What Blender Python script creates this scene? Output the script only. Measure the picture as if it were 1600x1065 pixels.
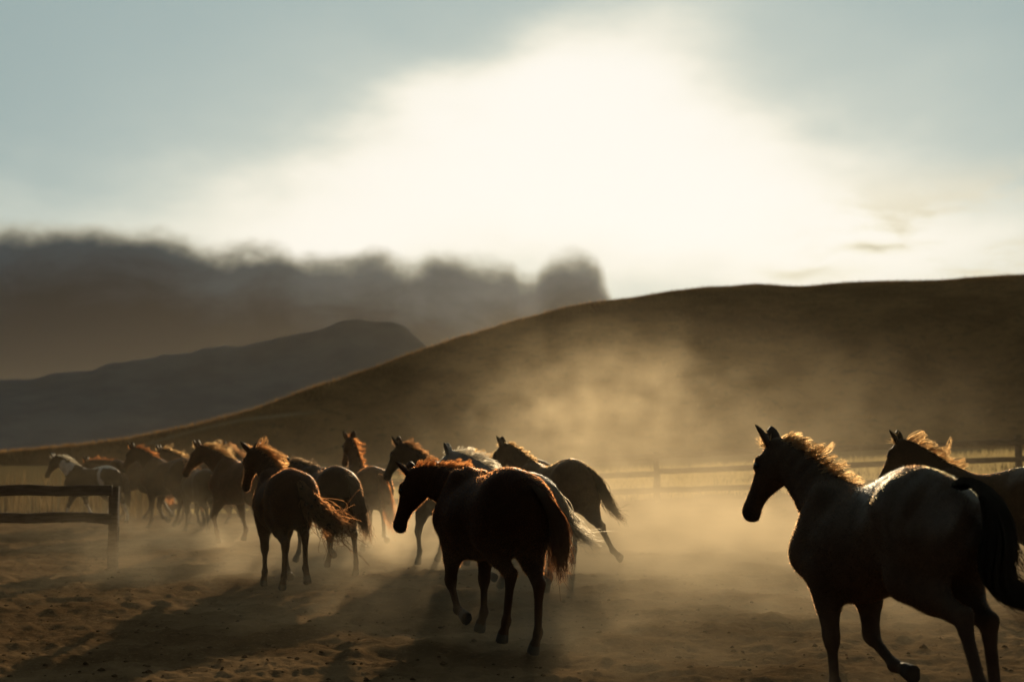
import bpy, math, random
import numpy as np
from mathutils import Vector, Matrix

# ------------------------------------------------------------------ clean
for o in list(bpy.data.objects):
    bpy.data.objects.remove(o, do_unlink=True)
scene = bpy.context.scene
COL = scene.collection
R = math.radians

# ------------------------------------------------------------------ camera
CAM_H = 1.71
PITCH = 4.31
cam_data = bpy.data.cameras.new('camera')
cam_data.lens = 50.0
cam_data.sensor_width = 36.0
cam_data.clip_start = 0.1
cam_data.clip_end = 9000.0
cam_data.dof.use_dof = True
cam_data.dof.focus_distance = 12.6
cam_data.dof.aperture_fstop = 1.7
cam = bpy.data.objects.new('camera', cam_data)
cam.location = (0, 0, CAM_H)
cam.rotation_euler = (R(90 + PITCH), 0, 0)
COL.objects.link(cam)
scene.camera = cam

SUN_EL, SUN_AZ = 11.6, 3.8            # degrees above the horizon, degrees right of straight ahead
F_PX = 50.0 / 36.0 * 1600.0


def ray(px, py):
    """direction of a photograph pixel, used only to measure where things stand"""
    c, s = math.cos(R(PITCH)), math.sin(R(PITCH))
    x = (px - 800.0) / F_PX
    v = (532.5 - py) / F_PX
    d = np.array([x, c - v * s, s + v * c])
    return d / np.linalg.norm(d)


def az_el(px, py):
    d = ray(px, py)
    return math.degrees(math.atan2(d[0], d[1])), math.degrees(math.asin(d[2]))


# ------------------------------------------------------------------ world
class NB:
    """small node builder"""
    def __init__(self, tree):
        self.t = tree

    def node(self, kind, **kw):
        n = self.t.nodes.new(kind)
        for k, v in kw.items():
            setattr(n, k, v)
        return n

    def put(self, sock, v):
        if v is None:
            return
        if isinstance(v, bpy.types.NodeSocket):
            self.t.links.new(v, sock)
        else:
            sock.default_value = v

    def m(self, op, a, b=None, c=None, clamp=False):
        n = self.node('ShaderNodeMath', operation=op, use_clamp=clamp)
        for i, v in enumerate((a, b, c)):
            self.put(n.inputs[i], v)
        return n.outputs[0]

    def vm(self, op, a, b=None):
        n = self.node('ShaderNodeVectorMath', operation=op)
        self.put(n.inputs[0], a)
        self.put(n.inputs[1], b)
        return n.outputs['Value'] if op in ('DOT_PRODUCT', 'LENGTH', 'DISTANCE') else n.outputs[0]

    def comb(self, x, y, z=0.0):
        n = self.node('ShaderNodeCombineXYZ')
        for i, v in enumerate((x, y, z)):
            self.put(n.inputs[i], v)
        return n.outputs[0]

    def mix(self, f, a, b, blend='MIX'):
        n = self.node('ShaderNodeMix', data_type='RGBA', blend_type=blend)
        n.clamp_factor = True
        self.put(n.inputs[0], f)
        for s, v in ((n.inputs[6], a), (n.inputs[7], b)):
            if isinstance(v, (tuple, list)) and len(v) == 3:
                v = (*v, 1.0)
            self.put(s, v)
        return n.outputs[2]

    def noise(self, vec, scale, detail=4.0, rough=0.55, dist=0.0):
        n = self.node('ShaderNodeTexNoise')
        self.put(n.inputs['Vector'], vec)
        n.inputs['Scale'].default_value = scale
        n.inputs['Detail'].default_value = detail
        n.inputs['Roughness'].default_value = rough
        n.inputs['Distortion'].default_value = dist
        return n.outputs[0]

    def sstep(self, v, lo, hi):
        n = self.node('ShaderNodeMapRange', interpolation_type='SMOOTHSTEP')
        self.put(n.inputs[0], v)
        self.put(n.inputs[1], lo)
        self.put(n.inputs[2], hi)
        return n.outputs[0]

    def curve(self, v, pts):
        n = self.node('ShaderNodeFloatCurve')
        c = n.mapping.curves[0]
        n.mapping.use_clip = False
        while len(c.points) < len(pts):
            c.points.new(0.5, 0.5)
        for p, (x, y) in zip(c.points, pts):
            p.location = (x, y)
            p.handle_type = 'AUTO'
        n.mapping.update()
        self.put(n.inputs[1], v)
        return n.outputs[0]


SKY_STRENGTH = 0.08
SKY_ZOOM = 1.0 / SKY_STRENGTH
world = bpy.data.worlds.new('World')
scene.world = world
world.use_nodes = True
wt = world.node_tree
wt.nodes.clear()
W = NB(wt)
out = W.node('ShaderNodeOutputWorld')
bg = W.node('ShaderNodeBackground')
bg.inputs['Strength'].default_value = SKY_STRENGTH
wt.links.new(bg.outputs[0], out.inputs['Surface'])
sky = W.node('ShaderNodeTexSky', sky_type='NISHITA')
sky.sun_disc = False
sky.sun_elevation = R(SUN_EL)
sky.sun_rotation = R(SUN_AZ)
sky.altitude = 1500
sky.air_density = 1.0
sky.dust_density = 1.6
sky.ozone_density = 1.6
tc = W.node('ShaderNodeTexCoord')
sep = W.node('ShaderNodeSeparateXYZ')
wt.links.new(tc.outputs['Generated'], sep.inputs[0])
AZ = W.m('MULTIPLY', W.m('ARCTAN2', sep.outputs[0], sep.outputs[1]), 57.29578)
EL = W.m('MULTIPLY', W.m('ARCSINE', sep.outputs[2]), 57.29578)
AE = W.comb(AZ, EL)
DIR = tc.outputs['Generated']


def lin(r, g, b):
    def f(c):
        c /= 255.0
        return c / 12.92 if c <= 0.04045 else ((c + 0.055) / 1.055) ** 2.4
    return (f(r), f(g), f(b))


def skyc(r, g, b, k=1.0):
    return tuple(c * SKY_ZOOM * k for c in lin(r, g, b))


def lobe(px, py, rx, ry, tilt=0.0, sharp=1.0):
    """soft round patch of brightness in the air round the sun, in degrees of azimuth and elevation"""
    a0, e0 = az_el(px, py)
    q = W.vm('SUBTRACT', AE_W, (a0, e0, 0))
    s = W.node('ShaderNodeVectorRotate', rotation_type='Z_AXIS')
    W.put(s.inputs['Vector'], q)
    s.inputs['Angle'].default_value = R(-tilt)
    q = W.vm('DIVIDE', s.outputs[0], (rx * 0.0258, ry * 0.0258, 1))
    return W.m('POWER', 2.71828, W.m('MULTIPLY', W.m('POWER', W.vm('DOT_PRODUCT', q, q), sharp), -1.0))


warp = W.node('ShaderNodeTexNoise')
W.put(warp.inputs['Vector'], W.vm('MULTIPLY', DIR, (1, 1, 2.2)))
warp.inputs['Scale'].default_value = 7.0
warp.inputs['Detail'].default_value = 5.0
AE_W = W.vm('ADD', AE, W.vm('MULTIPLY', W.vm('SUBTRACT', warp.outputs[1], (0.5, 0.5, 0.5)), (7.0, 5.0, 0)))

# clear sky, muted, then the sunlit veil of thin cloud round the sun
sunv = W.node('ShaderNodeCombineXYZ')
for i, v in enumerate((math.sin(R(SUN_AZ)) * math.cos(R(SUN_EL)), math.cos(R(SUN_AZ)) * math.cos(R(SUN_EL)), math.sin(R(SUN_EL)))):
    sunv.inputs[i].default_value = v
FROM_SUN = W.m('MULTIPLY', W.m('ARCCOSINE', W.vm('DOT_PRODUCT', DIR, sunv.outputs[0])), 57.29578)
clear = W.mix(0.9, sky.outputs[0], W.mix(W.sstep(FROM_SUN, 8.0, 100.0), skyc(160, 180, 178), skyc(62, 66, 62)))
g1 = lobe(950, 272, 240, 126, 0, 1.5)
g2 = lobe(690, 290, 400, 118, 27, 1.5)
g3 = lobe(1190, 330, 300, 130, -14, 1.5)
g5 = lobe(330, 370, 480, 85, 4, 1.0)
g6 = lobe(1480, 410, 330, 95, 0, 1.0)
g4 = lobe(960, 300, 560, 205)
veil = W.m('ADD', W.m('ADD', W.m('MULTIPLY', g1, 2.0), W.m('MULTIPLY', g2, 1.2)), W.m('ADD', W.m('MULTIPLY', g3, 1.1), W.m('MULTIPLY', g4, 0.40)))
wisp = W.m('ADD', 0.72, W.m('MULTIPLY', W.noise(W.vm('MULTIPLY', DIR, (1, 1, 2.6)), 5.0, 5.0, 0.6, 0.4), 0.56))
veil = W.m('ADD', veil, W.m('ADD', W.m('MULTIPLY', g5, .42), W.m('MULTIPLY', g6, .42)))
veil = W.m('MULTIPLY', veil, wisp)
glow = W.node('ShaderNodeVectorMath', operation='SCALE')
glow.inputs[0].default_value = skyc(255, 236, 196)
W.put(glow.inputs['Scale'], veil)
col = W.mix(1.0, clear, glow.outputs[0], 'ADD')
# pale broken clouds low on the right
cl = W.noise(W.vm('MULTIPLY', DIR, (1, 1, 3.0)), 9.0, 6.0, 0.6, 0.3)
band = W.m('MULTIPLY', W.sstep(AZ, 9.0, 15.0), W.m('MULTIPLY', W.sstep(EL, 5.0, 7.0), W.m('SUBTRACT', 1.0, W.sstep(EL, 8.5, 11.5))))
col = W.mix(W.m('MULTIPLY', band, W.sstep(cl, 0.42, 0.60)), col, skyc(236, 226, 196))
dk = W.m('MULTIPLY', W.m('ADD', lobe(1378, 392, 46, 14), W.m('MULTIPLY', lobe(1290, 438, 60, 13), 0.7)), 0.75, None, True)
col = W.mix(dk, col, skyc(150, 143, 118))
# soft shoulder, as bright cloud saturates to cream rather than pure white
sh = W.node('ShaderNodeSeparateColor')
W.put(sh.inputs[0], col)
caps = [c * SKY_ZOOM for c in lin(253, 249, 240)]
outs = []
for i in range(3):
    x = W.m('DIVIDE', sh.outputs[i], caps[i])
    x2 = W.m('MULTIPLY', x, x)
    y = W.m('DIVIDE', x, W.m('POWER', W.m('ADD', 1.0, W.m('MULTIPLY', x2, x2)), 0.25))
    outs.append(W.m('MULTIPLY', y, caps[i]))
cc = W.node('ShaderNodeCombineColor')
for i in range(3):
    W.put(cc.inputs[i], outs[i])
col = cc.outputs[0]
# the dark bank of cloud over the mountain on the left
bank_px = [(-700, 330), (-300, 345), (0, 352), (110, 350), (190, 356), (250, 362), (330, 384), (420, 383), (470, 406), (530, 402),
           (590, 396), (640, 414), (680, 398), (745, 402), (795, 412), (828, 434), (850, 412), (872, 400), (900, 396), (925, 406), (941, 428), (958, 470), (1010, 620)]
pts = []
for px, py in bank_px:
    a, e = az_el(px, py)
    pts.append(((a + 40) / 80, e / 20))
pts = [(0.0, pts[0][1])] + pts + [(1.0, 0.0)]
edge = W.m('MULTIPLY', W.curve(W.m('DIVIDE', W.m('ADD', AZ, 40.0), 80.0), pts), 20.0)
n1 = W.noise(W.vm('MULTIPLY', DIR, (1, 1, 1.4)), 15.0, 3.0, 0.55, 0.2)
n2 = W.noise(W.vm('MULTIPLY', DIR, (1, 1, 1.4)), 52.0, 3.0, 0.55)
depth = W.m('SUBTRACT', W.m('ADD', edge, W.m('ADD', W.m('MULTIPLY', W.m('SUBTRACT', n1, 0.5), 1.7), W.m('MULTIPLY', W.m('SUBTRACT', n2, 0.5), 0.5))), EL)
bank_mask = W.sstep(depth, -0.35, 0.55)
tosun = W.sstep(AZ, -16.0, 3.0)
bank_top = W.mix(tosun, skyc(52, 63, 69), skyc(98, 99, 95))
bank_low = W.mix(tosun, skyc(10, 18, 27), skyc(26, 32, 38))
lump = W.noise(W.vm('MULTIPLY', DIR, (1, 1, 2.0)), 13.0, 5.0, 0.6, 0.5)
bank = W.mix(W.sstep(W.m('ADD', depth, W.m('MULTIPLY', W.m('SUBTRACT', lump, 0.5), 4.2)), 0.0, 3.6), bank_top, bank_low)
bank = W.mix(W.m('MULTIPLY', W.m('SUBTRACT', 1.0, W.sstep(depth, 0.0, 0.9)), 0.5), bank, skyc(214, 206, 176))
col = W.mix(bank_mask, col, bank)
# below the horizon: plain dark land colour
col = W.mix(W.sstep(EL, -1.0, -3.0), col, skyc(60, 52, 40))
wt.links.new(col, bg.inputs['Color'])

# ------------------------------------------------------------------ sun
sd = bpy.data.lights.new('sun', 'SUN')
sd.energy = 4.6
sd.angle = R(0.5)
sd.color = (1.0, 0.77, 0.47)
sun = bpy.data.objects.new('sun', sd)
sdir = Vector((math.sin(R(SUN_AZ)) * math.cos(R(SUN_EL)), math.cos(R(SUN_AZ)) * math.cos(R(SUN_EL)), math.sin(R(SUN_EL))))
sun.rotation_euler = (-sdir).to_track_quat('-Z', 'Y').to_euler()
sun.location = (0, 0, 40)
COL.objects.link(sun)

# ------------------------------------------------------------------ view
scene.view_settings.view_transform = 'Standard'
scene.view_settings.look = 'None'
scene.view_settings.exposure = 0.0
scene.view_settings.gamma = 1.0
scene.view_settings.use_curve_mapping = False
scene.render.engine = 'CYCLES'
cy = scene.cycles
cy.use_denoising = True
cy.max_bounces = 8
cy.diffuse_bounces = 3
cy.glossy_bounces = 2
cy.transmission_bounces = 6
cy.transparent_max_bounces = 24
cy.volume_bounces = 1
cy.volume_step_rate = 1.4
cy.volume_max_steps = 256
cy.sample_clamp_indirect = 4.0


# ------------------------------------------------------------------ helpers
def tag(o, label=None, cat=None, group=None, kind=None):
    for k, v in (('label', label), ('category', cat), ('group', group), ('kind', kind)):
        if v:
            o[k] = v
    return o


def mesh_obj(name, verts, faces, mat=None, parent=None, smooth=True, attr=None):
    me = bpy.data.meshes.new(name)
    verts = np.asarray(verts, dtype=np.float32)
    if isinstance(faces, np.ndarray):
        k = faces.shape[1]
        me.vertices.add(len(verts))
        me.vertices.foreach_set('co', verts.ravel())
        me.loops.add(faces.size)
        me.loops.foreach_set('vertex_index', faces.ravel().astype(np.int32))
        me.polygons.add(len(faces))
        me.polygons.foreach_set('loop_start', np.arange(0, faces.size, k, dtype=np.int32))
        me.polygons.foreach_set('loop_total', np.full(len(faces), k, dtype=np.int32))
        me.update(calc_edges=True)
    else:
        me.from_pydata([tuple(v) for v in verts], [], faces)
    if smooth:
        me.polygons.foreach_set('use_smooth', np.ones(len(me.polygons), dtype=bool))
    if attr is not None:
        a = me.color_attributes.new('coat', 'FLOAT_COLOR', 'POINT')
        c = np.ones((len(verts), 4), dtype=np.float32)
        c[:, :3] = attr
        a.data.foreach_set('color', c.ravel())
    if mat:
        me.materials.append(mat)
    me.update()
    o = bpy.data.objects.new(name, me)
    COL.objects.link(o)
    if parent:
        o.parent = parent
    return o


def _hash(ix, iy, seed):
    h = (ix.astype(np.int64) * 374761393 + iy.astype(np.int64) * 668265263 + seed * 144269) & 0x7fffffff
    h = ((h ^ (h >> 13)) * 1274126177) & 0x7fffffff
    return ((h ^ (h >> 16)) & 0xffff) / 65535.0


def vnoise(x, y, seed=0):
    ix, iy = np.floor(x), np.floor(y)
    fx, fy = x - ix, y - iy
    fx = fx * fx * fx * (fx * (fx * 6 - 15) + 10)
    fy = fy * fy * fy * (fy * (fy * 6 - 15) + 10)
    a = _hash(ix, iy, seed); b = _hash(ix + 1, iy, seed)
    c = _hash(ix, iy + 1, seed); d = _hash(ix + 1, iy + 1, seed)
    return (a * (1 - fx) + b * fx) * (1 - fy) + (c * (1 - fx) + d * fx) * fy - 0.5


def fbm(x, y, seed=0, octs=4, gain=0.5):
    s = 0.0
    a = 1.0
    for i in range(octs):
        s = s + a * vnoise(x, y, seed + i * 17)
        x = x * 2.03 + 5.1; y = y * 1.97 - 3.7
        a *= gain
    return s


def sstep(x, a, b):
    t = np.clip((x - a) / (b - a), 0, 1)
    return t * t * (3 - 2 * t)


def strands(pts, rad):
    """pts (N,S,3), rad (N,S) -> verts, tris+quads of three sided tapering tubes"""
    N, S, _ = pts.shape
    tan = np.gradient(pts, axis=1)
    tan /= np.linalg.norm(tan, axis=2, keepdims=True) + 1e-9
    ref = np.tile(np.array([0.31, 0.87, 0.38]), (N, S, 1))
    u = np.cross(tan, ref); u /= np.linalg.norm(u, axis=2, keepdims=True) + 1e-9
    v = np.cross(tan, u)
    ring = []
    for k in range(3):
        a = 2 * math.pi * k / 3
        ring.append(pts + (u * math.cos(a) + v * math.sin(a)) * rad[:, :, None])
    V = np.stack(ring, axis=2).reshape(-1, 3)
    idx = np.arange(N * S * 3).reshape(N, S, 3)
    f = []
    for k in range(3):
        k2 = (k + 1) % 3
        f.append(np.stack([idx[:, :-1, k], idx[:, :-1, k2], idx[:, 1:, k2], idx[:, 1:, k]], axis=-1).reshape(-1, 4))
    return V, np.concatenate(f)


# ------------------------------------------------------------------ materials
def new_mat(name):
    m = bpy.data.materials.new(name)
    m.use_nodes = True
    t = m.node_tree
    t.nodes.clear()
    b = NB(t)
    o = b.node('ShaderNodeOutputMaterial')
    return m, b, o


def coat_material():
    m, b, o = new_mat('horse_coat')
    p = b.node('ShaderNodeBsdfPrincipled')
    a = b.node('ShaderNodeAttribute', attribute_name='coat')
    tcn = b.node('ShaderNodeTexCoord')
    n = b.noise(tcn.outputs['Object'], 9.0, 5.0, 0.6)
    c = b.mix(W_one(b, n), a.outputs[0], b.mix(0.5, a.outputs[0], (0.5, 0.5, 0.5), 'MULTIPLY'))
    b.put(p.inputs['Base Color'], c)
    p.inputs['Roughness'].default_value = 0.55
    p.inputs['Specular IOR Level'].default_value = 0.025
    p.inputs['Sheen Weight'].default_value = 0.02
    p.inputs['Sheen Roughness'].default_value = 0.35
    b.put(p.inputs['Sheen Tint'], a.outputs[0])
    bump = b.node('ShaderNodeBump')
    bump.inputs['Strength'].default_value = 0.25
    bump.inputs['Distance'].default_value = 0.012
    b.put(bump.inputs['Height'], b.noise(b.vm('MULTIPLY', tcn.outputs['Object'], (1, 1, 0.6)), 40.0, 4.0, 0.6))
    b.put(p.inputs['Normal'], bump.outputs[0])
    b.put(o.inputs['Surface'], p.outputs[0])
    return m


def W_one(b, n):
    return b.sstep(n, 0.35, 0.7)


_hair = {}


def hair_material(color):
    key = tuple(color)
    if key in _hair:
        return _hair[key]
    m, b, o = new_mat('horse_hair')
    n = b.node('ShaderNodeTexCoord')
    v = b.noise(n.outputs['Object'], 14.0, 3.0)
    dk = tuple(c * 0.75 for c in color)
    c = b.mix(b.sstep(v, 0.35, 0.65), dk, color)
    d = b.node('ShaderNodeBsdfDiffuse')
    t = b.node('ShaderNodeBsdfTranslucent')
    g = b.node('ShaderNodeBsdfGlossy')
    g.inputs['Roughness'].default_value = 0.35
    b.put(d.inputs[0], c)
    b.put(t.inputs[0], c)
    b.put(g.inputs[0], b.mix(0.5, c, (0.9, 0.75, 0.55)))
    m1 = b.node('ShaderNodeMixShader'); m1.inputs[0].default_value = 0.6
    b.put(m1.inputs[1], d.outputs[0]); b.put(m1.inputs[2], t.outputs[0])
    m2 = b.node('ShaderNodeMixShader'); m2.inputs[0].default_value = 0.18
    b.put(m2.inputs[1], m1.outputs[0]); b.put(m2.inputs[2], g.outputs[0])
    rf = b.node('ShaderNodeBsdfRefraction')
    rf.inputs['Roughness'].default_value = 0.62
    rf.inputs['IOR'].default_value = 1.5
    b.put(rf.inputs[0], c)
    m3 = b.node('ShaderNodeMixShader'); m3.inputs[0].default_value = 0.5
    b.put(m3.inputs[1], m2.outputs[0]); b.put(m3.inputs[2], rf.outputs[0])
    m4 = b.node('ShaderNodeMixShader'); m4.inputs[0].default_value = 0.35
    b.put(m4.inputs[1], m3.outputs[0]); b.put(m4.inputs[2], b.node('ShaderNodeBsdfTransparent').outputs[0])
    b.put(o.inputs['Surface'], m4.outputs[0])
    _hair[key] = m
    return m


def eye_material():
    m, b, o = new_mat('dark_eye')
    p = b.node('ShaderNodeBsdfPrincipled')
    p.inputs['Base Color'].default_value = (0.012, 0.008, 0.006, 1)
    p.inputs['Roughness'].default_value = 0.08
    b.put(o.inputs['Surface'], p.outputs[0])
    return m


def dirt_material():
    m, b, o = new_mat('corral_dirt')
    p = b.node('ShaderNodeBsdfPrincipled')
    g = b.node('ShaderNodeNewGeometry')
    pos = g.outputs['Position']
    big = b.noise(pos, 0.35, 5.0, 0.6)
    mid = b.noise(b.vm('MULTIPLY', pos, (1, 1.0, 1)), 2.6, 6.0, 0.65)
    fine = b.noise(pos, 22.0, 5.0, 0.7)
    c = b.mix(b.sstep(big, 0.35, 0.65), (0.10, 0.058, 0.027), (0.23, 0.145, 0.074))
    c = b.mix(b.m('MULTIPLY', b.sstep(mid, 0.45, 0.75), 0.6), c, (0.05, 0.029, 0.014))
    c = b.mix(b.m('MULTIPLY', b.sstep(fine, 0.5, 0.8), 0.45), c, (0.33, 0.22, 0.12))
    # grass growing back beyond the corral
    sp = b.node('ShaderNodeSeparateXYZ'); b.put(sp.inputs[0], pos)
    far = b.sstep(b.m('ADD', sp.outputs[1], b.m('MULTIPLY', big, 6.0)), 39.0, 43.0)
    c = b.mix(far, c, b.mix(b.sstep(mid, 0.3, 0.7), (0.09, 0.065, 0.03), (0.16, 0.12, 0.057)))
    b.put(p.inputs['Base Color'], c)
    p.inputs['Roughness'].default_value = 0.95
    p.inputs['Specular IOR Level'].default_value = 0.0
    bump = b.node('ShaderNodeBump')
    bump.inputs['Strength'].default_value = 0.8
    bump.inputs['Distance'].default_value = 0.03
    b.put(bump.inputs['Height'], b.m('ADD', b.noise(pos, 9.0, 6.0, 0.65), b.m('MULTIPLY', fine, 0.4)))
    b.put(p.inputs['Normal'], bump.outputs[0])
    b.put(o.inputs['Surface'], p.outputs[0])
    return m


def hill_material():
    m, b, o = new_mat('dry_hillside')
    p = b.node('ShaderNodeBsdfPrincipled')
    a = b.node('ShaderNodeAttribute', attribute_name='coat')
    g = b.node('ShaderNodeNewGeometry')
    n = b.noise(g.outputs['Position'], 0.12, 6.0, 0.65)
    n2 = b.noise(g.outputs['Position'], 0.9, 5.0, 0.65)
    c = b.mix(b.sstep(n, 0.35, 0.65), (0.135, 0.07, 0.027), (0.225, 0.122, 0.048))
    c = b.mix(b.m('MULTIPLY', b.sstep(n2, 0.5, 0.7), 0.6), c, (0.05, 0.036, 0.017))
    c = b.mix(a.outputs['Fac'], c, (0.26, 0.18, 0.10))
    b.put(p.inputs['Base Color'], c)
    p.inputs['Roughness'].default_value = 0.95
    p.inputs['Specular IOR Level'].default_value = 0.0
    b.put(o.inputs['Surface'], p.outputs[0])
    return m


def plain_material(name, c1, c2, scale, rough=0.9, stretch=(1, 1, 1), spec=0.0):
    m, b, o = new_mat(name)
    p = b.node('ShaderNodeBsdfPrincipled')
    tcn = b.node('ShaderNodeTexCoord')
    n = b.noise(b.vm('MULTIPLY', tcn.outputs['Object'], stretch), scale, 6.0, 0.65)
    b.put(p.inputs['Base Color'], b.mix(b.sstep(n, 0.35, 0.65), c1, c2))
    p.inputs['Roughness'].default_value = rough
    p.inputs['Specular IOR Level'].default_value = spec
    bump = b.node('ShaderNodeBump')
    bump.inputs['Strength'].default_value = 0.5
    bump.inputs['Distance'].default_value = 0.01
    b.put(bump.inputs['Height'], n)
    b.put(p.inputs['Normal'], bump.outputs[0])
    b.put(o.inputs['Surface'], p.outputs[0])
    return m


def grass_material(name, c1, c2):
    m, b, o = new_mat(name)
    g = b.node('ShaderNodeNewGeometry')
    n = b.noise(g.outputs['Position'], 1.3, 3.0)
    c = b.mix(b.sstep(n, 0.35, 0.65), c1, c2)
    d = b.node('ShaderNodeBsdfDiffuse')
    t = b.node('ShaderNodeBsdfTranslucent')
    b.put(d.inputs[0], c); b.put(t.inputs[0], c)
    mx = b.node('ShaderNodeMixShader'); mx.inputs[0].default_value = 0.55
    b.put(mx.inputs[1], d.outputs[0]); b.put(mx.inputs[2], t.outputs[0])
    b.put(o.inputs['Surface'], mx.outputs[0])
    return m


# ------------------------------------------------------------------ ground
def ground_h(x, y):
    """height of the land without its small clods"""
    rise = 0.043 * (np.sqrt((np.clip(x, -60, 32) + 4.4) ** 2 + 1.0) + np.clip(x, -60, 32) + 4.4) * 0.5
    h = rise * sstep(y, 22.0, 36.0)
    h = h + fbm(x * 0.09, y * 0.09, 3, 3) * 0.28 * sstep(y, 30.0, 50.0)
    return h


def ground_small(x, y, r):
    h = fbm(x * 1.1, y * 1.1, 11, 3) * 0.06
    h = h + np.abs(fbm(x * 3.1, y * 3.1, 23, 3)) * 0.062 - 0.022
    h = h + fbm(x * 9.0, y * 9.0, 31, 3, 0.6) * 0.026
    return h * (1 - 0.5 * sstep(r, 25, 60))


az = np.concatenate([np.linspace(-180, -29, 26)[:-1], np.linspace(-29, 29, 560), np.linspace(29, 180, 26)[1:-1]])
rr = np.concatenate([np.linspace(0.4, 4.5, 16)[:-1], np.geomspace(4.5, 60, 430)[:-1], np.geomspace(60, 4000, 36)])
A, RR = np.meshgrid(R(1) * az, rr)
gx, gy = RR * np.sin(A), RR * np.cos(A)
gz = ground_h(gx, gy) + ground_small(gx, gy, RR)
nr, na = gx.shape
V = np.stack([gx, gy, gz], -1).reshape(-1, 3)
idx = np.arange(nr * na).reshape(nr, na)
nxt = np.roll(idx, -1, axis=1)
quads = np.stack([idx[:-1], nxt[:-1], nxt[1:], idx[1:]], -1).reshape(-1, 4)[:, ::-1]
V = np.vstack([V, [[0, 0, float(gz[0].mean())]]])
ground = mesh_obj('ground', V, quads.copy(), dirt_material())
tag(ground, 'trampled brown dirt of the corral, rough with hoof marks', kind='structure')


def gh(x, y):
    return float(ground_h(np.array([x]), np.array([y]))[0])


# ------------------------------------------------------------------ hill
crest_px = [(-900, 722), (-500, 718), (-150, 712), (0, 706), (100, 697), (200, 685), (300, 665), (400, 638), (500, 601), (600, 566), (700, 531), (800, 502),
            (900, 476), (1000, 461), (1090, 450), (1180, 442), (1250, 445), (1330, 441), (1400, 438), (1500, 436), (1600, 428), (1800, 418), (2300, 430), (3000, 520)]
ca = np.array([az_el(*p)[0] for p in crest_px])
ce = np.array([az_el(*p)[1] for p in crest_px])
haz = np.linspace(-38, 48, 420)
hel = np.interp(haz, ca, ce)
ker = np.hanning(9); ker /= ker.sum()
hel = np.convolve(np.pad(hel, 4, mode='edge'), ker, mode='valid')
ht = np.linspace(0, 1.7, 150)
HA, HT = np.meshgrid(R(1) * haz, ht)
crest_r = 150 + 60 * sstep(haz, -18, 12)
foot_r = np.maximum(66.0, crest_r - np.maximum(np.tan(R(1) * hel) * crest_r, 1.0) * 2.7)
HR = foot_r + (crest_r - foot_r) * HT
ch = np.tan(R(1) * hel) * crest_r + CAM_H
prof = np.where(HT <= 1, 0.75 * HT + 0.25 * (HT * HT * (3 - 2 * HT)), 1 - 0.55 * np.clip(HT - 1, 0, 1) ** 1.4)
hx, hy = HR * np.sin(HA), HR * np.cos(HA)
foot_h = ground_h(foot_r * np.sin(R(1) * haz), foot_r * np.cos(R(1) * haz))
hz = (foot_h - 0.5) * (1 - np.clip(HT, 0, 1)) + prof * ch - 0.3 * (1 - np.clip(HT * 4, 0, 1))
bump = fbm(hx * 0.022, hy * 0.022, 51, 4) * 3.0 * np.sin(np.clip(HT, 0, 1) * math.pi) * np.clip(ch / 25, 0.05, 1)
bump = bump + fbm(hx * 0.12, hy * 0.12, 61, 3) * 0.35 * np.clip(HT * 2, 0, 1) * np.clip(ch / 14, 0.15, 1)
hz = hz + bump
# a worn track climbing the left shoulder
tp = np.array([[200, 703], [260, 684], [320, 668], [380, 655], [430, 650], [520, 640]])
pa = np.degrees(np.arctan2(hx, hy)); pe = np.degrees(np.arctan2(hz - CAM_H, np.sqrt(hx * hx + hy * hy)))
ta = np.array([az_el(*p)[0] for p in tp]); te = np.array([az_el(*p)[1] for p in tp])
line = np.interp(pa, ta, te)
trail = np.exp(-((pe - line) / 0.075) ** 2) * sstep(pa, ta[0] - 0.5, ta[0] + 1) * (1 - sstep(pa, ta[-2], ta[-1])) * (HT < 1.0)
idx = np.arange(hx.size).reshape(hx.shape)
quads = np.stack([idx[:-1, :-1], idx[:-1, 1:], idx[1:, 1:], idx[1:, :-1]], -1).reshape(-1, 4)[:, ::-1]
HV = np.stack([hx, hy, hz], -1).reshape(-1, 3)
hill = mesh_obj('hill', HV, quads.copy(), hill_material(), attr=np.repeat(trail.reshape(-1, 1), 3, 1))
tag(hill, 'long dry hillside rising to the right behind the corral', kind='structure')

# ------------------------------------------------------------------ mountain
mt_px = [(-900, 600), (-400, 600), (0, 590), (150, 570), (280, 545), (390, 535), (430, 522), (475, 506), (515, 499), (555, 489), (585, 491), (615, 494), (645, 510), (690, 545), (760, 590), (900, 650), (1200, 690), (1700, 699)]
ma = np.array([az_el(*p)[0] for p in mt_px]); mel = np.array([az_el(*p)[1] for p in mt_px])
maz = np.linspace(-44, 24, 260)
me_ = np.interp(maz, ma, mel) + fbm(maz * 0.9, maz * 0 + 3.3, 41, 4) * 0.22
mt = np.linspace(0, 1.5, 60)
MA, MT = np.meshgrid(R(1) * maz, mt)
MR = 740 + 210 * MT
mh = np.tan(R(1) * me_) * 950 + CAM_H
mx, my = MR * np.sin(MA), MR * np.cos(MA)
mz = np.where(MT <= 1, MT ** 1.15, 1 - 0.8 * (MT - 1)) * mh - 2
mz = mz + fbm(mx * 0.008, my * 0.008, 71, 5) * 8 * np.clip(MT * 1.3, 0, 1) * np.clip(mh / 70, 0, 1) * np.where(MT < 1, 1, 0.6)
idx = np.arange(mx.size).reshape(mx.shape)
quads = np.stack([idx[:-1, :-1], idx[:-1, 1:], idx[1:, 1:], idx[1:, :-1]], -1).reshape(-1, 4)[:, ::-1]
mountain = mesh_obj('mountain', np.stack([mx, my, mz], -1).reshape(-1, 3), quads.copy(),
                    plain_material('mountain_rock', (0.10, 0.115, 0.135), (0.135, 0.15, 0.168), 0.02))
tag(mountain, 'dark distant mountain under the cloud bank', kind='structure')


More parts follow.
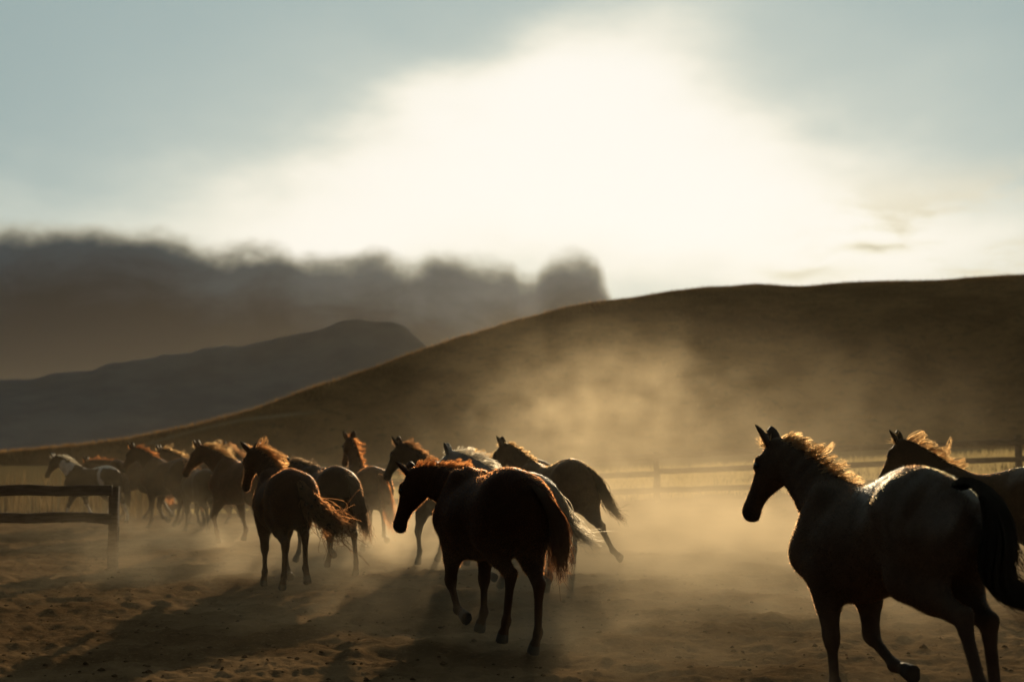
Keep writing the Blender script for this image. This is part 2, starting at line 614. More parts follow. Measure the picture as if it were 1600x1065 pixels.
# ------------------------------------------------------------------ grass
def blades(xy, z, hmin, hmax, w, rng, lean=0.35):
    n = len(xy)
    h = rng.uniform(hmin, hmax, n)
    a = rng.uniform(0, 2 * math.pi, n)
    l = rng.uniform(0, lean, n) * h
    la = rng.uniform(0, 2 * math.pi, n)
    base = np.stack([xy[:, 0], xy[:, 1], z - 0.02], -1)
    dx = np.stack([np.cos(a) * w, np.sin(a) * w, np.zeros(n)], -1) * 0.5
    mid = base + np.stack([np.cos(la) * l * 0.35, np.sin(la) * l * 0.35, h * 0.6], -1)
    tip = base + np.stack([np.cos(la) * l, np.sin(la) * l, h], -1)
    V = np.stack([base - dx, base + dx, mid + dx * 0.7, mid - dx * 0.7, tip + dx * 0.12, tip - dx * 0.12], 1).reshape(-1, 3)
    i = np.arange(n) * 6
    f1 = np.stack([i, i + 1, i + 2, i + 3], -1)
    f2 = np.stack([i + 3, i + 2, i + 4, i + 5], -1)
    return V, np.concatenate([f1, f2])


rng = np.random.default_rng(5)
n = 60000
gxx = rng.uniform(-9, 40, n)
gyy = 37.2 + rng.power(0.75, n) * 44
keep = (vnoise(gxx * 0.35, gyy * 0.35, 5) + 0.5 * vnoise(gxx * 1.1, gyy * 1.1, 6)) > -0.12
gxx, gyy = gxx[keep], gyy[keep]
V, Fq = blades(np.stack([gxx, gyy], -1), ground_h(gxx, gyy), 0.14, 0.46, 0.02, rng, 0.6)
g = mesh_obj('dry_grass', V, Fq, grass_material('straw_grass', (0.40, 0.30, 0.13), (0.52, 0.41, 0.2)), smooth=False)
tag(g, 'sunlit dry grass of the meadow beyond the corral fence', 'grass', kind='stuff')

# tall weeds behind the near fence on the left
n = 1700
gxx = rng.uniform(-17, -8.6, n); gyy = rng.uniform(34.5, 41, n)
keep = vnoise(gxx * 0.9, gyy * 0.9, 15) > -0.05
gxx, gyy = gxx[keep], gyy[keep]
V, Fq = blades(np.stack([gxx, gyy], -1), ground_h(gxx, gyy), 0.5, 1.35, 0.022, rng, 0.4)
g = mesh_obj('dry_weeds', V, Fq, grass_material('straw_weeds', (0.085, 0.055, 0.023), (0.16, 0.108, 0.05)), smooth=False)
tag(g, 'tall dry weeds growing behind the near fence', 'weeds', kind='stuff')

# scrubby grass over the hillside
n = 60000
row = np.clip(rng.normal(86, 9, n), 60, 95).astype(int)
row[: n // 2] = rng.integers(0, 94, n // 2)
ii = row * HT.shape[1] + rng.integers(0, HT.shape[1], n)
sel = (HT.reshape(-1)[ii] < 1.06)
ii = ii[sel]
pos = HV[ii] + np.stack([rng.uniform(-.5, .5, len(ii)), rng.uniform(-.6, .6, len(ii)), np.zeros(len(ii))], -1)
V, Fq = blades(pos[:, :2], pos[:, 2] - 0.1, 0.2, 0.5, 0.045, rng, 0.5)
g = mesh_obj('hill_grass', V, Fq, grass_material('hill_straw', (0.22, 0.12, 0.044), (0.34, 0.20, 0.076)), smooth=False)
tag(g, 'scrubby brown grass covering the hillside', 'grass', kind='stuff')


# ------------------------------------------------------------------ fences
wood = plain_material('weathered_wood', (0.09, 0.065, 0.042), (0.15, 0.11, 0.075), 5.0, 0.85, (1, 1, 6), 0.15)


def beam(name, a, b, w, h, parent, rng, wob=0.006, nseg=7):
    """a sawn timber from a to b, w thick across, h high, slightly bowed and worn, with eased edges"""
    a, b = Vector(a), Vector(b)
    t = (b - a).normalized()
    up = Vector((0, 0, 1)) if abs(t.z) < 0.9 else Vector((0, 1, 0))
    s = t.cross(up).normalized()
    up = s.cross(t).normalized()
    prof = [(-.5, -.36), (-.36, -.5), (.36, -.5), (.5, -.36), (.5, .36), (.36, .5), (-.36, .5), (-.5, .36)]
    V = []
    for i in range(nseg + 1):
        p = a.lerp(b, i / nseg)
        ow, oh = rng.normal(0, wob), rng.normal(0, wob)
        k = 1 + rng.normal(0, 0.04)
        for (u, v) in prof:
            q = p + s * (u * w * k + ow) + up * (v * h * k + oh)
            V.append(q)
    F = []
    for i in range(nseg):
        for j in range(8):
            k = (j + 1) % 8
            F.append((i * 8 + j, i * 8 + k, (i + 1) * 8 + k, (i + 1) * 8 + j))
    F.append(tuple(range(7, -1, -1)))
    F.append(tuple(nseg * 8 + j for j in range(8)))
    o = mesh_obj(name, V, F, wood, parent, smooth=False)
    return o


def empty(name, loc):
    e = bpy.data.objects.new(name, None)
    e.location = loc
    e.empty_display_size = 0.3
    COL.objects.link(e)
    return e


frng = np.random.default_rng(9)


def fence(pts, post_h, rails, label, post_w=0.14, rail_h=0.15, rail_t=0.05):
    root = empty('corral_fence', (0, 0, 0))
    for (x, y) in pts:
        z = gh(x, y)
        beam('post', (x, y, z - 0.35), (x + frng.normal(0, .02), y + frng.normal(0, .02), z + post_h + frng.normal(0, .03)), post_w, post_w, root, frng, 0.006, 5)
    for (p, q) in zip(pts[:-1], pts[1:]):
        for rz in rails:
            za, zb = gh(*p) + rz + frng.normal(0, .02), gh(*q) + rz + frng.normal(0, .02)
            y0 = -post_w / 2 - rail_t / 2 - 0.004
            beam('rail', (p[0] + 0.003, p[1] + y0, za), (q[0] - 0.003, q[1] + y0, zb), rail_t, rail_h, root, frng)
    tag(root, label, 'fence')
    return root


far_pts = [(3.66 + 3.05 * k, 36.0 + 0.02 * k) for k in range(-4, 9)]
fence(far_pts, 1.30, [1.16, 0.72, 0.28], 'weathered three rail fence along the far side of the corral behind the horses', 0.15, 0.14)
near_pts = [(-14.6, 19.3), (-11.1, 19.7), (-8.3, 19.95), (-5.62, 20.2)]
fence(near_pts, 1.20, [1.12, 0.74], 'short two rail fence ending at a post beside the pinto horse', 0.13, 0.15)


# ------------------------------------------------------------------ horses
def smin(a, b, k):
    h = np.maximum(k - np.abs(a - b), 0) / k
    return np.minimum(a, b) - h * h * k * 0.25


class Field:
    def __init__(self, lo, hi, vs):
        self.lo, self.vs = np.array(lo, float), vs
        self.n = np.ceil((np.array(hi) - self.lo) / vs).astype(int)
        self.D = np.full(self.n, 0.6, dtype=np.float32)

    def sub(self, lo, hi):
        a = np.clip(((lo - self.lo) / self.vs).astype(int), 0, self.n)
        b = np.clip(((hi - self.lo) / self.vs).astype(int) + 2, 0, self.n)
        ax = [self.lo[i] + self.vs * np.arange(a[i], b[i]) for i in range(3)]
        X = ax[0][:, None, None]; Y = ax[1][None, :, None]; Z = ax[2][None, None, :]
        return (slice(a[0], b[0]), slice(a[1], b[1]), slice(a[2], b[2])), X, Y, Z

    def add(self, sl, d, k, op='u'):
        if op == 'u':
            self.D[sl] = smin(self.D[sl], d, k)
        else:
            self.D[sl] = -smin(-self.D[sl], d, k)

    def cone(self, a, b, up, ra, rb, k=0.05, clip=None, op='u'):
        """elliptic cone from a to b; ra, rb = (radius along up, radius sideways)"""
        a = np.array(a, float); b = np.array(b, float); up = np.array(up, float)
        m = max(max(ra), max(rb)) + k + 0.05
        sl, X, Y, Z = self.sub(np.minimum(a, b) - m, np.maximum(a, b) + m)
        t = b - a; L = np.linalg.norm(t) + 1e-9; t = t / L
        up = up - t * up.dot(t); up /= np.linalg.norm(up) + 1e-9
        sd = np.cross(t, up)
        qx, qy, qz = X - a[0], Y - a[1], Z - a[2]
        s = qx * t[0] + qy * t[1] + qz * t[2]
        tt = np.clip(s / L, 0, 1)
        ov = s - tt * L
        du = qx * up[0] + qy * up[1] + qz * up[2]
        ds = qx * sd[0] + qy * sd[1] + qz * sd[2]
        r1 = ra[0] + (rb[0] - ra[0]) * tt
        r2 = ra[1] + (rb[1] - ra[1]) * tt
        rc = np.minimum(r1, r2)
        e = np.sqrt((du / r1) ** 2 + (ds / r2) ** 2 + (ov / rc) ** 2) + 1e-6
        g = np.sqrt((du / r1 ** 2) ** 2 + (ds / r2 ** 2) ** 2 + (ov / rc ** 2) ** 2) / e + 1e-6
        d = (e - 1) / g
        if clip is not None:
            cp, cn = clip
            d = np.maximum(d, (X - cp[0]) * cn[0] + (Y - cp[1]) * cn[1] + (Z - cp[2]) * cn[2])
        self.add(sl, d.astype(np.float32), k, op)

    def loft(self, o, ax, up, tab, k, egg=0.0):
        """body lofted along ax from o; rows of tab = (s, top, bottom, halfwidth[, egg])"""
        o = np.array(o, float); ax = np.array(ax, float); up = np.array(up, float)
        sd = np.cross(up, ax)
        tab = np.array(tab, float)
        ext = max(np.abs(tab[:, 1:3]).max(), tab[:, 3].max()) + k + .06
        ends = np.array([o + ax * tab[0, 0], o + ax * tab[-1, 0]])
        ctr = np.array([e + up * (tab[:, 1].max() + tab[:, 2].min()) / 2 for e in ends])
        half = (tab[:, 1].max() - tab[:, 2].min()) / 2 + tab[:, 3].max() + k
        sl, X, Y, Z = self.sub(ctr.min(0) - half, ctr.max(0) + half)
        qx, qy, qz = X - o[0], Y - o[1], Z - o[2]
        s = qx * ax[0] + qy * ax[1] + qz * ax[2]
        u = qx * up[0] + qy * up[1] + qz * up[2]
        w = qx * sd[0] + qy * sd[1] + qz * sd[2]
        sc = np.clip(s, tab[0, 0], tab[-1, 0])
        top = np.interp(sc, tab[:, 0], tab[:, 1]); bot = np.interp(sc, tab[:, 0], tab[:, 2]); hw = np.interp(sc, tab[:, 0], tab[:, 3])
        cz = (top + bot) / 2; hh = (top - bot) / 2
        nz = (u - cz) / hh
        if tab.shape[1] > 4:
            eg = np.interp(sc, tab[:, 0], tab[:, 4])
            hw = hw * (1 - eg * np.clip(nz, 0, 1) ** 1.5)
        e = np.sqrt(nz ** 2 + (w / hw) ** 2) + 1e-6
        g = np.sqrt((nz / hh) ** 2 + (w / hw ** 2) ** 2) / e + 1e-6
        d = (e - 1) / g
        ov = s - sc
        d = np.where(ov == 0, d, np.sqrt(np.maximum(d, 0) ** 2 + ov ** 2) + np.minimum(d, 0) * 0)
        self.add(sl, d.astype(np.float32), k)

    def mesh(self):
        import openvdb
        g = openvdb.FloatGrid(0.6)
        g.copyFromArray(self.D)
        p, q = g.convertToQuads(isovalue=0.0)
        return p * self.vs + self.lo, q.astype(np.int32)


def sd_dir(ang):
    """unit vector in the side plane, angle from straight down, positive = forward"""
    return np.array([math.sin(R(ang)), 0.0, -math.cos(R(ang))])


def head_dir(yaw, pitch):
    y, p = R(yaw), R(pitch)
    d = np.array([math.cos(p) * math.cos(y), math.cos(p) * math.sin(y), math.sin(p)])
    u = np.array([-math.sin(p) * math.cos(y), -math.sin(p) * math.sin(y), math.cos(p)])
    l = np.array([-math.sin(y), math.cos(y), 0.0])
    return d, u, l


TRUNK = [(-.82, 1.22, 1.02, .07, 0), (-.75, 1.34, .92, .17, 0), (-.64, 1.44, .86, .235, .1), (-.50, 1.505, .82, .275, .15), (-.38, 1.53, .80, .29, .2), (-.24, 1.522, .82, .285, .2),
         (-.08, 1.475, .80, .275, .12), (.08, 1.445, .765, .29, .08), (.22, 1.445, .745, .295, .12), (.36, 1.485, .74, .28, .4), (.46, 1.525, .74, .255, .6), (.54, 1.52, .76, .235, .6),
         (.64, 1.42, .81, .22, .4), (.74, 1.28, .88, .18, .1), (.82, 1.14, .97, .10, 0)]
HEAD = [(0, .045, -.07, .055), (.05, .07, -.12, .08), (.12, .082, -.165, .1), (.19, .085, -.18, .103), (.25, .078, -.168, .094), (.31, .066, -.135, .076),
        (.38, .056, -.102, .062), (.45, .052, -.088, .056), (.52, .046, -.088, .059), (.57, .032, -.088, .054), (.605, .0, -.068, .034)]
FORE0 = dict(u=-57, f=2, c=0, p=32)
HIND0 = dict(f=36, t=-50, c=4, p=35)
coat_mat = coat_material()
eye_mat = eye_material()


def leg_points(pose):
    L = {}
    for side, sg in (('L', 1), ('R', -1)):
        u, f, c, p = pose[side + 'F']
        sp = np.array([.64, sg * .15, 1.04])
        el = sp + sd_dir(u) * .26 + np.array([0, sg * .01, 0])
        kn = el + sd_dir(f) * .40 + np.array([0, -sg * .02, 0])
        fe = kn + sd_dir(c) * .285
        co = fe + sd_dir(p) * .115
        so = co + sd_dir(p * .6 - 2 if abs(p) < 60 else p + 0) * .088
        L[side + 'F'] = [sp, el, kn, fe, co, so]
        a, t, c, p = pose[side + 'H']
        hp = np.array([-.50, sg * .14, 1.22])
        st = hp + sd_dir(a) * .36 + np.array([0, sg * .03, 0])
        hk = st + sd_dir(t) * .47 + np.array([0, -sg * .045, 0])
        fe = hk + sd_dir(c) * .385
        co = fe + sd_dir(p) * .115
        so = co + sd_dir(p * .6 - 2 if abs(p) < 60 else p) * .088
        L[side + 'H'] = [hp, st, hk, fe, co, so]
    return L


def build_horse(spec, vs):
    rng = np.random.default_rng(spec['seed'])
    pose = spec['pose']
    ne, ny = spec.get('neck', (35, 0))
    hyaw, hp = spec.get('head', (0, -50))
    # neck line
    npts, nfr = [np.array([.50, 0, 1.20])], []
    NS = 7
    nl = spec.get('neck_len', .80)
    for i in range(NS):
        t = (i + .5) / NS
        d, u, l = head_dir(ny * min(1, t * 1.25), ne + 12 - 26 * t)
        npts.append(npts[-1] + d * nl / NS)
        nfr.append((d, u, l))
    nfr.append(nfr[-1])
    ru = np.interp(np.linspace(0, 1, NS + 1), [0, .2, .45, .7, 1], [.27, .235, .185, .15, .118])
    rs = np.interp(np.linspace(0, 1, NS + 1), [0, .2, .45, .7, 1], [.17, .13, .098, .082, .072])
    hd, hu, hl = head_dir(hyaw, hp)
    ho = npts[-1] - hd * .075 + hu * .015
    legs = leg_points(pose)
    allp = np.array(npts + [p for v in legs.values() for p in v] + [ho, ho + hd * .62])
    lo = np.minimum(allp.min(0), [-.9, -.36, .5]) - .16
    hi = np.maximum(allp.max(0), [.9, .36, 1.6]) + .16
    F = Field(lo, hi, vs)
    fat = spec.get('fat', 1.0)
    F.loft((0, 0, 0), (1, 0, 0), (0, 0, 1), [(s, t, 1.1 + (b - 1.1) * (1.06 + (fat - 1) * .6), w * fat, e) for s, t, b, w, e in TRUNK], .06)
    for i in range(NS):
        F.cone(npts[i], npts[i + 1], nfr[i][1], (ru[i], rs[i]), (ru[i + 1], rs[i + 1]), .09 if i == 0 else .035)
    F.loft(ho, hd, hu, HEAD, .045)
    for sg in (1, -1):
        # brow and cheek, nostril rim, chin
        F.cone(ho + hd * .16 + hu * .055 + hl * sg * .075, ho + hd * .23 + hu * .045 + hl * sg * .08, hu, (.026, .022), (.022, .018), .03)
        F.cone(ho + hd * .13 - hu * .10 + hl * sg * .05, ho + hd * .2 - hu * .1 + hl * sg * .05, hu, (.075, .05), (.07, .045), .03)
        F.cone(ho + hd * .53 + hu * .005 + hl * sg * .034, ho + hd * .565 - hu * .01 + hl * sg * .034, hu, (.026, .02), (.026, .02), .02)
    F.cone(ho + hd * .53 - hu * .075, ho + hd * .565 - hu * .085, hu, (.022, .03), (.02, .026), .025)
    for key, P in legs.items():
        sg = 1 if key[0] == 'L' else -1
        fwd = np.array([1.0, 0, .001])
        if key[1] == 'F':
            sp, el, kn, fe, co, so = P
            F.cone((.40, sg * .13, 1.38), (.66, sg * .14, 1.06), fwd, (.15, .085), (.12, .09), .08)
            F.cone(sp, el, (0, 0, 1), (.125, .095), (.115, .085), .08)
            F.cone(el + (0, 0, .05), el + (kn - el) * .45, fwd, (.14, .105), (.092, .078), .07)
            F.cone(el + (kn - el) * .3, kn, fwd, (.098, .08), (.053, .047), .03)
            F.cone(kn + (kn - el) * -.06, kn + (fe - kn) * .12, fwd, (.058, .052), (.05, .044), .03)
            F.cone(kn, fe, fwd, (.041, .034), (.037, .029), .02)
        else:
            hp_, st, hk, fe, co, so = P
            F.cone((-.40, sg * .14, 1.27), (-.66, sg * .14, 1.06), fwd, (.19, .15), (.165, .13), .1)
            F.cone(hp_, st, fwd, (.225, .15), (.15, .115), .1)
            F.cone((-.67, sg * .14, 1.1), st + (hk - st) * .5, fwd, (.135, .12), (.075, .068), .09)
            F.cone(st, st + (hk - st) * .5, fwd, (.15, .12), (.10, .085), .06)
            F.cone(st + (hk - st) * .35, hk, fwd, (.105, .085), (.056, .048), .04)
            heel = hk + np.array([-.035, 0, .03])
            F.cone(st + (hk - st) * .55 + np.array([-.05, 0, .0]), heel, fwd, (.03, .03), (.03, .027), .03)
            F.cone(heel, hk + (fe - hk) * .2, fwd, (.048, .04), (.046, .036), .03)
            F.cone(hk, fe, fwd, (.047, .037), (.038, .031), .02)
        F.cone(fe + (fe - co) * .12, fe + (co - fe) * .2, fwd, (.046, .04), (.043, .038), .02)
        F.cone(fe, co, fwd, (.037, .035), (.041, .039), .02)
        dn = (so - co) / np.linalg.norm(so - co)
        hf = np.array([-dn[2], 0, dn[0]])
        toe = hf if hf[0] > 0 else -hf
        F.cone(co + toe * .005, so + toe * .02 + dn * .03, toe, (.048, .045), (.068, .06), .012, clip=(so, dn))
    V, Q = F.mesh()
    # make sure faces look outwards
    n = np.cross(V[Q[:, 1]] - V[Q[:, 0]], V[Q[:, 2]] - V[Q[:, 0]])
    if (n * (V[Q].mean(1) - np.array([0, 0, 1.1]))).sum() < 0:
        Q = Q[:, ::-1].copy()
    # relax
    for _ in range(2):
        acc = np.zeros_like(V); cnt = np.zeros(len(V))
        for a, b in ((0, 1), (1, 2), (2, 3), (3, 0)):
            np.add.at(acc, Q[:, a], V[Q[:, b]]); np.add.at(cnt, Q[:, a], 1)
            np.add.at(acc, Q[:, b], V[Q[:, a]]); np.add.at(cnt, Q[:, b], 1)
        V = V * .5 + .5 * acc / np.maximum(cnt, 1)[:, None]
    nbody = len(V)
    # ears
    EV, EF = [], []
    base = nbody
    et = spec.get('ears', (18, 0))
    for sg in (1, -1):
        b0 = ho + hd * .055 + hu * .055 + hl * sg * .048
        a = et[0] * sg
        ed = hu * math.cos(R(et[1])) * 1.0 - hd * (math.sin(R(et[1])) + .9) + hl * math.tan(R(a))
        ed /= np.linalg.norm(ed)
        face = hd + hu * .2 + hl * sg * .5
        face -= ed * face.dot(ed); face /= np.linalg.norm(face)
        wd = np.cross(ed, face)
        ring = []
        for i, (h, w, th) in enumerate([(-.03, .028, .03), (.015, .04, .036), (.055, .048, .038), (.095, .046, .033), (.13, .034, .024), (.155, .017, .012), (.168, .002, .002)]):
            for j in range(10):
                f = 2 * math.pi * j / 10
                x, y = w * 1.15 * math.cos(f), th * math.sin(f)
                if y > 0:
                    y *= -.2
                y += .22 * abs(x)
                EV.append(b0 + ed * h + wd * x + face * (y + .02 * (h / .17) ** 2))
        for i in range(6):
            for j in range(10):
                j2 = (j + 1) % 10
                EF.append((base + i * 10 + j, base + i * 10 + j2, base + (i + 1) * 10 + j2, base + (i + 1) * 10 + j))
        base += 70
    V = np.vstack([V, np.array(EV)]); Q = np.vstack([Q, np.array(EF, dtype=np.int32)])
    # coat
    coat = np.array(spec['coat'], float)
    Cc = np.tile(coat, (len(V), 1))
    mott = fbm(V[:, 0] * 3 + 7 * spec['seed'], V[:, 2] * 3 + V[:, 1] * 2, spec['seed'], 3)
    Cc *= (1 + .35 * mott)[:, None]
    legz = V[:, 2] < .62
    if spec.get('points'):
        w = sstep(.62 - V[:, 2], 0, .2)[:, None]
        Cc = Cc * (1 - w) + np.array(spec['points']) * w
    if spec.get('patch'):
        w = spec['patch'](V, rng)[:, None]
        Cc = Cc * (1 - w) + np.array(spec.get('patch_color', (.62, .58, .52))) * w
    for key in spec.get('socks', []):
        P = legs[key]
        d = np.linalg.norm(V - P[3], axis=1)
        w = (1 - sstep(d, .13, .17))[:, None]
        Cc = Cc * (1 - w) + np.array((.6, .56, .5)) * w
    for P in legs.values():
        dn = (P[5] - P[4]); ln = np.linalg.norm(dn); dn = dn / ln
        s = (V - P[4]) @ dn
        rad = np.linalg.norm((V - P[4]) - s[:, None] * dn, axis=1)
        w = ((s > .0) & (s < .13) & (rad < .1)).astype(float)[:, None]
        Cc = Cc * (1 - w) + np.array((.05, .042, .035)) * w
    # muzzle a little darker
    w = sstep((V - ho) @ hd, .46, .58)[:, None] * (np.linalg.norm(V - (ho + hd * .55), axis=1) < .2)[:, None] * .6
    Cc = Cc * (1 - w) + np.array((.03, .024, .02)) * w
    low = min(P[5][2] for P in legs.values())
    info = dict(ho=ho, hd=hd, hu=hu, hl=hl, npts=npts, nfr=nfr, ru=ru, rs=rs, low=low, soles=[p[5] for p in legs.values()])
    return V, Q, Cc, info


def hair_walk(p0, d0, length, rng, S=7, grav=1.2, wave=.25, wind=(0, 0, 0)):
    N = len(p0)
    pts = np.zeros((N, S, 3)); pts[:, 0] = p0
    d = d0.copy()
    ph = rng.normal(0, 1, (N, 3))
    st = (length / (S - 1))[:, None]
    for i in range(1, S):
        d = d + (np.array([0, 0, -grav]) + np.array(wind)) * st * 2.2 + (ph * .5 + rng.normal(0, 1, (N, 3))) * wave * .25
        d /= np.linalg.norm(d, axis=1, keepdims=True)
        pts[:, i] = pts[:, i - 1] + d * st
    return pts


def clump(pts, rng, n_per=7, tight=.55):
    """gathers neighbouring hairs to locks towards their tips"""
    N, S, _ = pts.shape
    lead = (np.arange(N) // n_per) * n_per
    w = np.linspace(0, tight, S)[None, :, None]
    return pts * (1 - w) + (pts[lead] + (pts[:, :1] - pts[lead][:, :1]) * .3) * w


def make_horse(spec):
    d = spec['d']
    vs = spec.get('vs', .022)
    V, Q, Cc, I = build_horse(spec, vs)
    sc = spec.get('scale', 1.0)
    dirn = ray(spec['px'], 700)
    x, y = dirn[0] / dirn[1] * d, d
    th = spec['theta']
    # lift so that the lowest hoof stands on the ground
    pr = R(spec.get('pitch', 0))
    low = min(-p[0] * math.sin(pr) + p[2] * math.cos(pr) for p in I['soles'])
    z = gh(x, y) - low * sc + spec.get('dz', 0.012)
    o = mesh_obj('horse', V, Q, coat_mat, attr=Cc)
    o.location = (x, y, z)
    o.rotation_euler = (R(spec.get('roll', 0)), R(spec.get('pitch', 0)), R(90 + th))
    o.scale = (sc, sc, sc)
    tag(o, spec['label'], 'horse', 'horses running across the dusty corral')
    rng = np.random.default_rng(spec['seed'] + 100)
    hm = hair_material(spec['mane'])
    tm = hair_material(spec.get('tailcol', spec['mane']))
    # mane
    k = spec.get('hair', 1.0)
    thick = spec.get('thick', .0034)
    N = int(520 * k)
    t = np.sort(rng.uniform(.02, 1, N)) * 7
    i0 = np.clip(t.astype(int), 0, 6); f = (t - i0)[:, None]
    npts = np.array(I['npts']); ups = np.array([a[1] for a in I['nfr']]); lats = np.array([a[2] for a in I['nfr']]); tans = np.array([a[0] for a in I['nfr']])
    p = npts[i0] * (1 - f) + npts[i0 + 1] * f
    u = ups[i0] * (1 - f) + ups[i0 + 1] * f
    l = lats[i0] * (1 - f) + lats[i0 + 1] * f
    tn = tans[i0] * (1 - f) + tans[i0 + 1] * f
    ruv = np.interp(t, np.arange(8), I['ru'])
    root = p + u * (ruv * .93)[:, None] + l * rng.normal(0, .018, (N, 1))
    side = spec.get('mane_side', -1)
    lift = spec.get('mane_lift', .8)
    d0 = u * (lift + rng.normal(0, .2, (N, 1))) + l * (side * .7 + rng.normal(0, .4, (N, 1))) - tn * (.45 + rng.normal(0, .35, (N, 1)))
    d0 /= np.linalg.norm(d0, axis=1, keepdims=True)
    ln = rng.uniform(.6, 1.1, N) * np.repeat(rng.uniform(.55, 1.35, N // 15 + 1), 15)[:N] * spec.get('mane_len', .2) * np.interp(t, [0, 1, 3, 7], [.35, .7, 1, .9])
    pts = clump(hair_walk(root, d0, ln, rng, 7, spec.get('mane_grav', 1.6), .5), rng, 15, .8)
    rad = np.tile(np.linspace(1, .25, 7), (N, 1)) * thick
    MV, MF = strands(pts, rad)
    mesh_obj('mane', MV, MF, hm, o)
    # forelock
    N = int(90 * k)
    root = I['ho'] + I['hd'] * rng.uniform(.03, .09, (N, 1)) + I['hu'] * .07 + I['hl'] * rng.normal(0, .02, (N, 1))
    d0 = I['hu'] * rng.uniform(.5, 1.0, (N, 1)) + I['hd'] * rng.uniform(-1.0, .1, (N, 1)) + I['hl'] * rng.normal(0, .55, (N, 1))
    d0 /= np.linalg.norm(d0, axis=1, keepdims=True)
    pts = clump(hair_walk(root, d0, rng.uniform(.05, .13, N), rng, 7, 1.6, .5), rng, 6)
    MV, MF = strands(pts, np.tile(np.linspace(1, .25, 7), (N, 1)) * thick)
    mesh_obj('forelock', MV, MF, hm, o)
    # tail
    ctrl = np.array(spec.get('tail', TAIL))
    N = int(420 * k)
    S = 14
    tt = np.linspace(0, 1, len(ctrl))
    def path(q):
        # smooth interpolation through the control points
        from_pts = []
        q = np.clip(q, 0, 1) * (len(ctrl) - 1)
        i = np.clip(q.astype(int), 0, len(ctrl) - 2)
        f = (q - i)[..., None]
        P0 = ctrl[np.clip(i - 1, 0, len(ctrl) - 1)]; P1 = ctrl[i]; P2 = ctrl[i + 1]; P3 = ctrl[np.clip(i + 2, 0, len(ctrl) - 1)]
        return .5 * ((2 * P1) + (-P0 + P2) * f + (2 * P0 - 5 * P1 + 4 * P2 - P3) * f ** 2 + (-P0 + 3 * P1 - 3 * P2 + P3) * f ** 3)
    r0 = rng.uniform(0, .42, N) ** 1.3
    r1 = np.clip(rng.normal(.86, .17, N), .4, 1.12)
    q = r0[:, None] + (r1 - r0)[:, None] * np.linspace(0, 1, S)[None]
    pts = path(q)
    over = np.clip(q - 1, 0, 1)[..., None]
    pts = pts + over * (ctrl[-1] - ctrl[-2]) * 2
    sp = spec.get('bush', .085)
    ang = rng.uniform(0, 2 * math.pi, N); rr_ = np.sqrt(rng.uniform(0, 1, N))
    prof = np.interp(q, [0, .12, .45, .8, 1.1], [.28, .42, .95, 1.0, .55])
    lat = np.array([0, 1.0, 0]); ver = np.array([.75, 0, .66])
    off = (np.cos(ang) * rr_)[:, None, None] * lat + (np.sin(ang) * rr_)[:, None, None] * ver
    pts = pts + off * (prof * sp)[..., None]
    wv = rng.normal(0, 1, (N, 3)); fr = rng.uniform(4, 9, N); phs = rng.uniform(0, 6.28, N)
    pts = pts + (np.sin(q * fr[:, None] + phs[:, None]) * np.clip(q - .2, 0, 1) * spec.get('wave', .085))[..., None] * wv[:, None, :]
    pts = clump(pts, rng, 8, .35)
    MV, MF = strands(pts, np.tile(np.interp(np.linspace(0, 1, S), [0, .6, 1], [1, .9, .2]), (N, 1)) * thick * 1.25)
    mesh_obj('tail', MV, MF, tm, o)
    # eyes
    if spec.get('eyes', True):
        for sg in (1, -1):
            c = I['ho'] + I['hd'] * .205 + I['hu'] * .035 + I['hl'] * sg * .092
            EV, EF = [], []
            for a in range(7):
                for b in range(10):
                    th_, ph_ = math.pi * a / 6, 2 * math.pi * b / 10
                    EV.append(c + .02 * np.array([math.sin(th_) * math.cos(ph_), math.sin(th_) * math.sin(ph_), math.cos(th_)]))
            for a in range(6):
                for b in range(10):
                    EF.append((a * 10 + b, a * 10 + (b + 1) % 10, (a + 1) * 10 + (b + 1) % 10, (a + 1) * 10 + b))
            mesh_obj('eye', EV, EF, eye_mat, o)
    # short coat hair standing off the body, which catches the low sun along the outline
    nf = int(spec.get('fuzz', 0) * 1.7)
    if nf:
        nq = len(Q)
        okf = np.nonzero(V[Q[:, 0]][:, 2] > I['low'] + .66)[0]
        okf = okf[okf < nq - 120]
        pk = okf[rng.integers(0, len(okf), nf)]
        A_, B_, C_, D_ = (V[Q[pk, j]] for j in range(4))
        a = rng.uniform(0, 1, (nf, 1)); b = rng.uniform(0, 1, (nf, 1))
        p = (A_ * (1 - a) + B_ * a) * (1 - b) + (D_ * (1 - a) + C_ * a) * b
        nn = np.cross(B_ - A_, D_ - A_); nn /= np.linalg.norm(nn, axis=1, keepdims=True) + 1e-9
        lay = np.array([-.75, 0, -.55]) + rng.normal(0, .35, (nf, 3))
        dd = nn * rng.uniform(.5, 1.1, (nf, 1)) + lay * .7
        dd /= np.linalg.norm(dd, axis=1, keepdims=True)
        hl_ = rng.uniform(.008, .022, (nf, 1)) * spec.get('fuzz_len', 1.0)
        sd_ = np.cross(dd, rng.normal(0, 1, (nf, 3))); sd_ /= np.linalg.norm(sd_, axis=1, keepdims=True) + 1e-9
        FV = np.stack([p - nn * .004 - sd_ * .0013, p - nn * .004 + sd_ * .0013, p + dd * hl_], 1).reshape(-1, 3)
        FF = np.arange(nf * 3).reshape(-1, 3)
        cc = Cc[Q[pk, 0]]
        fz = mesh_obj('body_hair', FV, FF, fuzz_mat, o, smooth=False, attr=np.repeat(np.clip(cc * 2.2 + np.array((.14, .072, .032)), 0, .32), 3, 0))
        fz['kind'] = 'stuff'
    return o


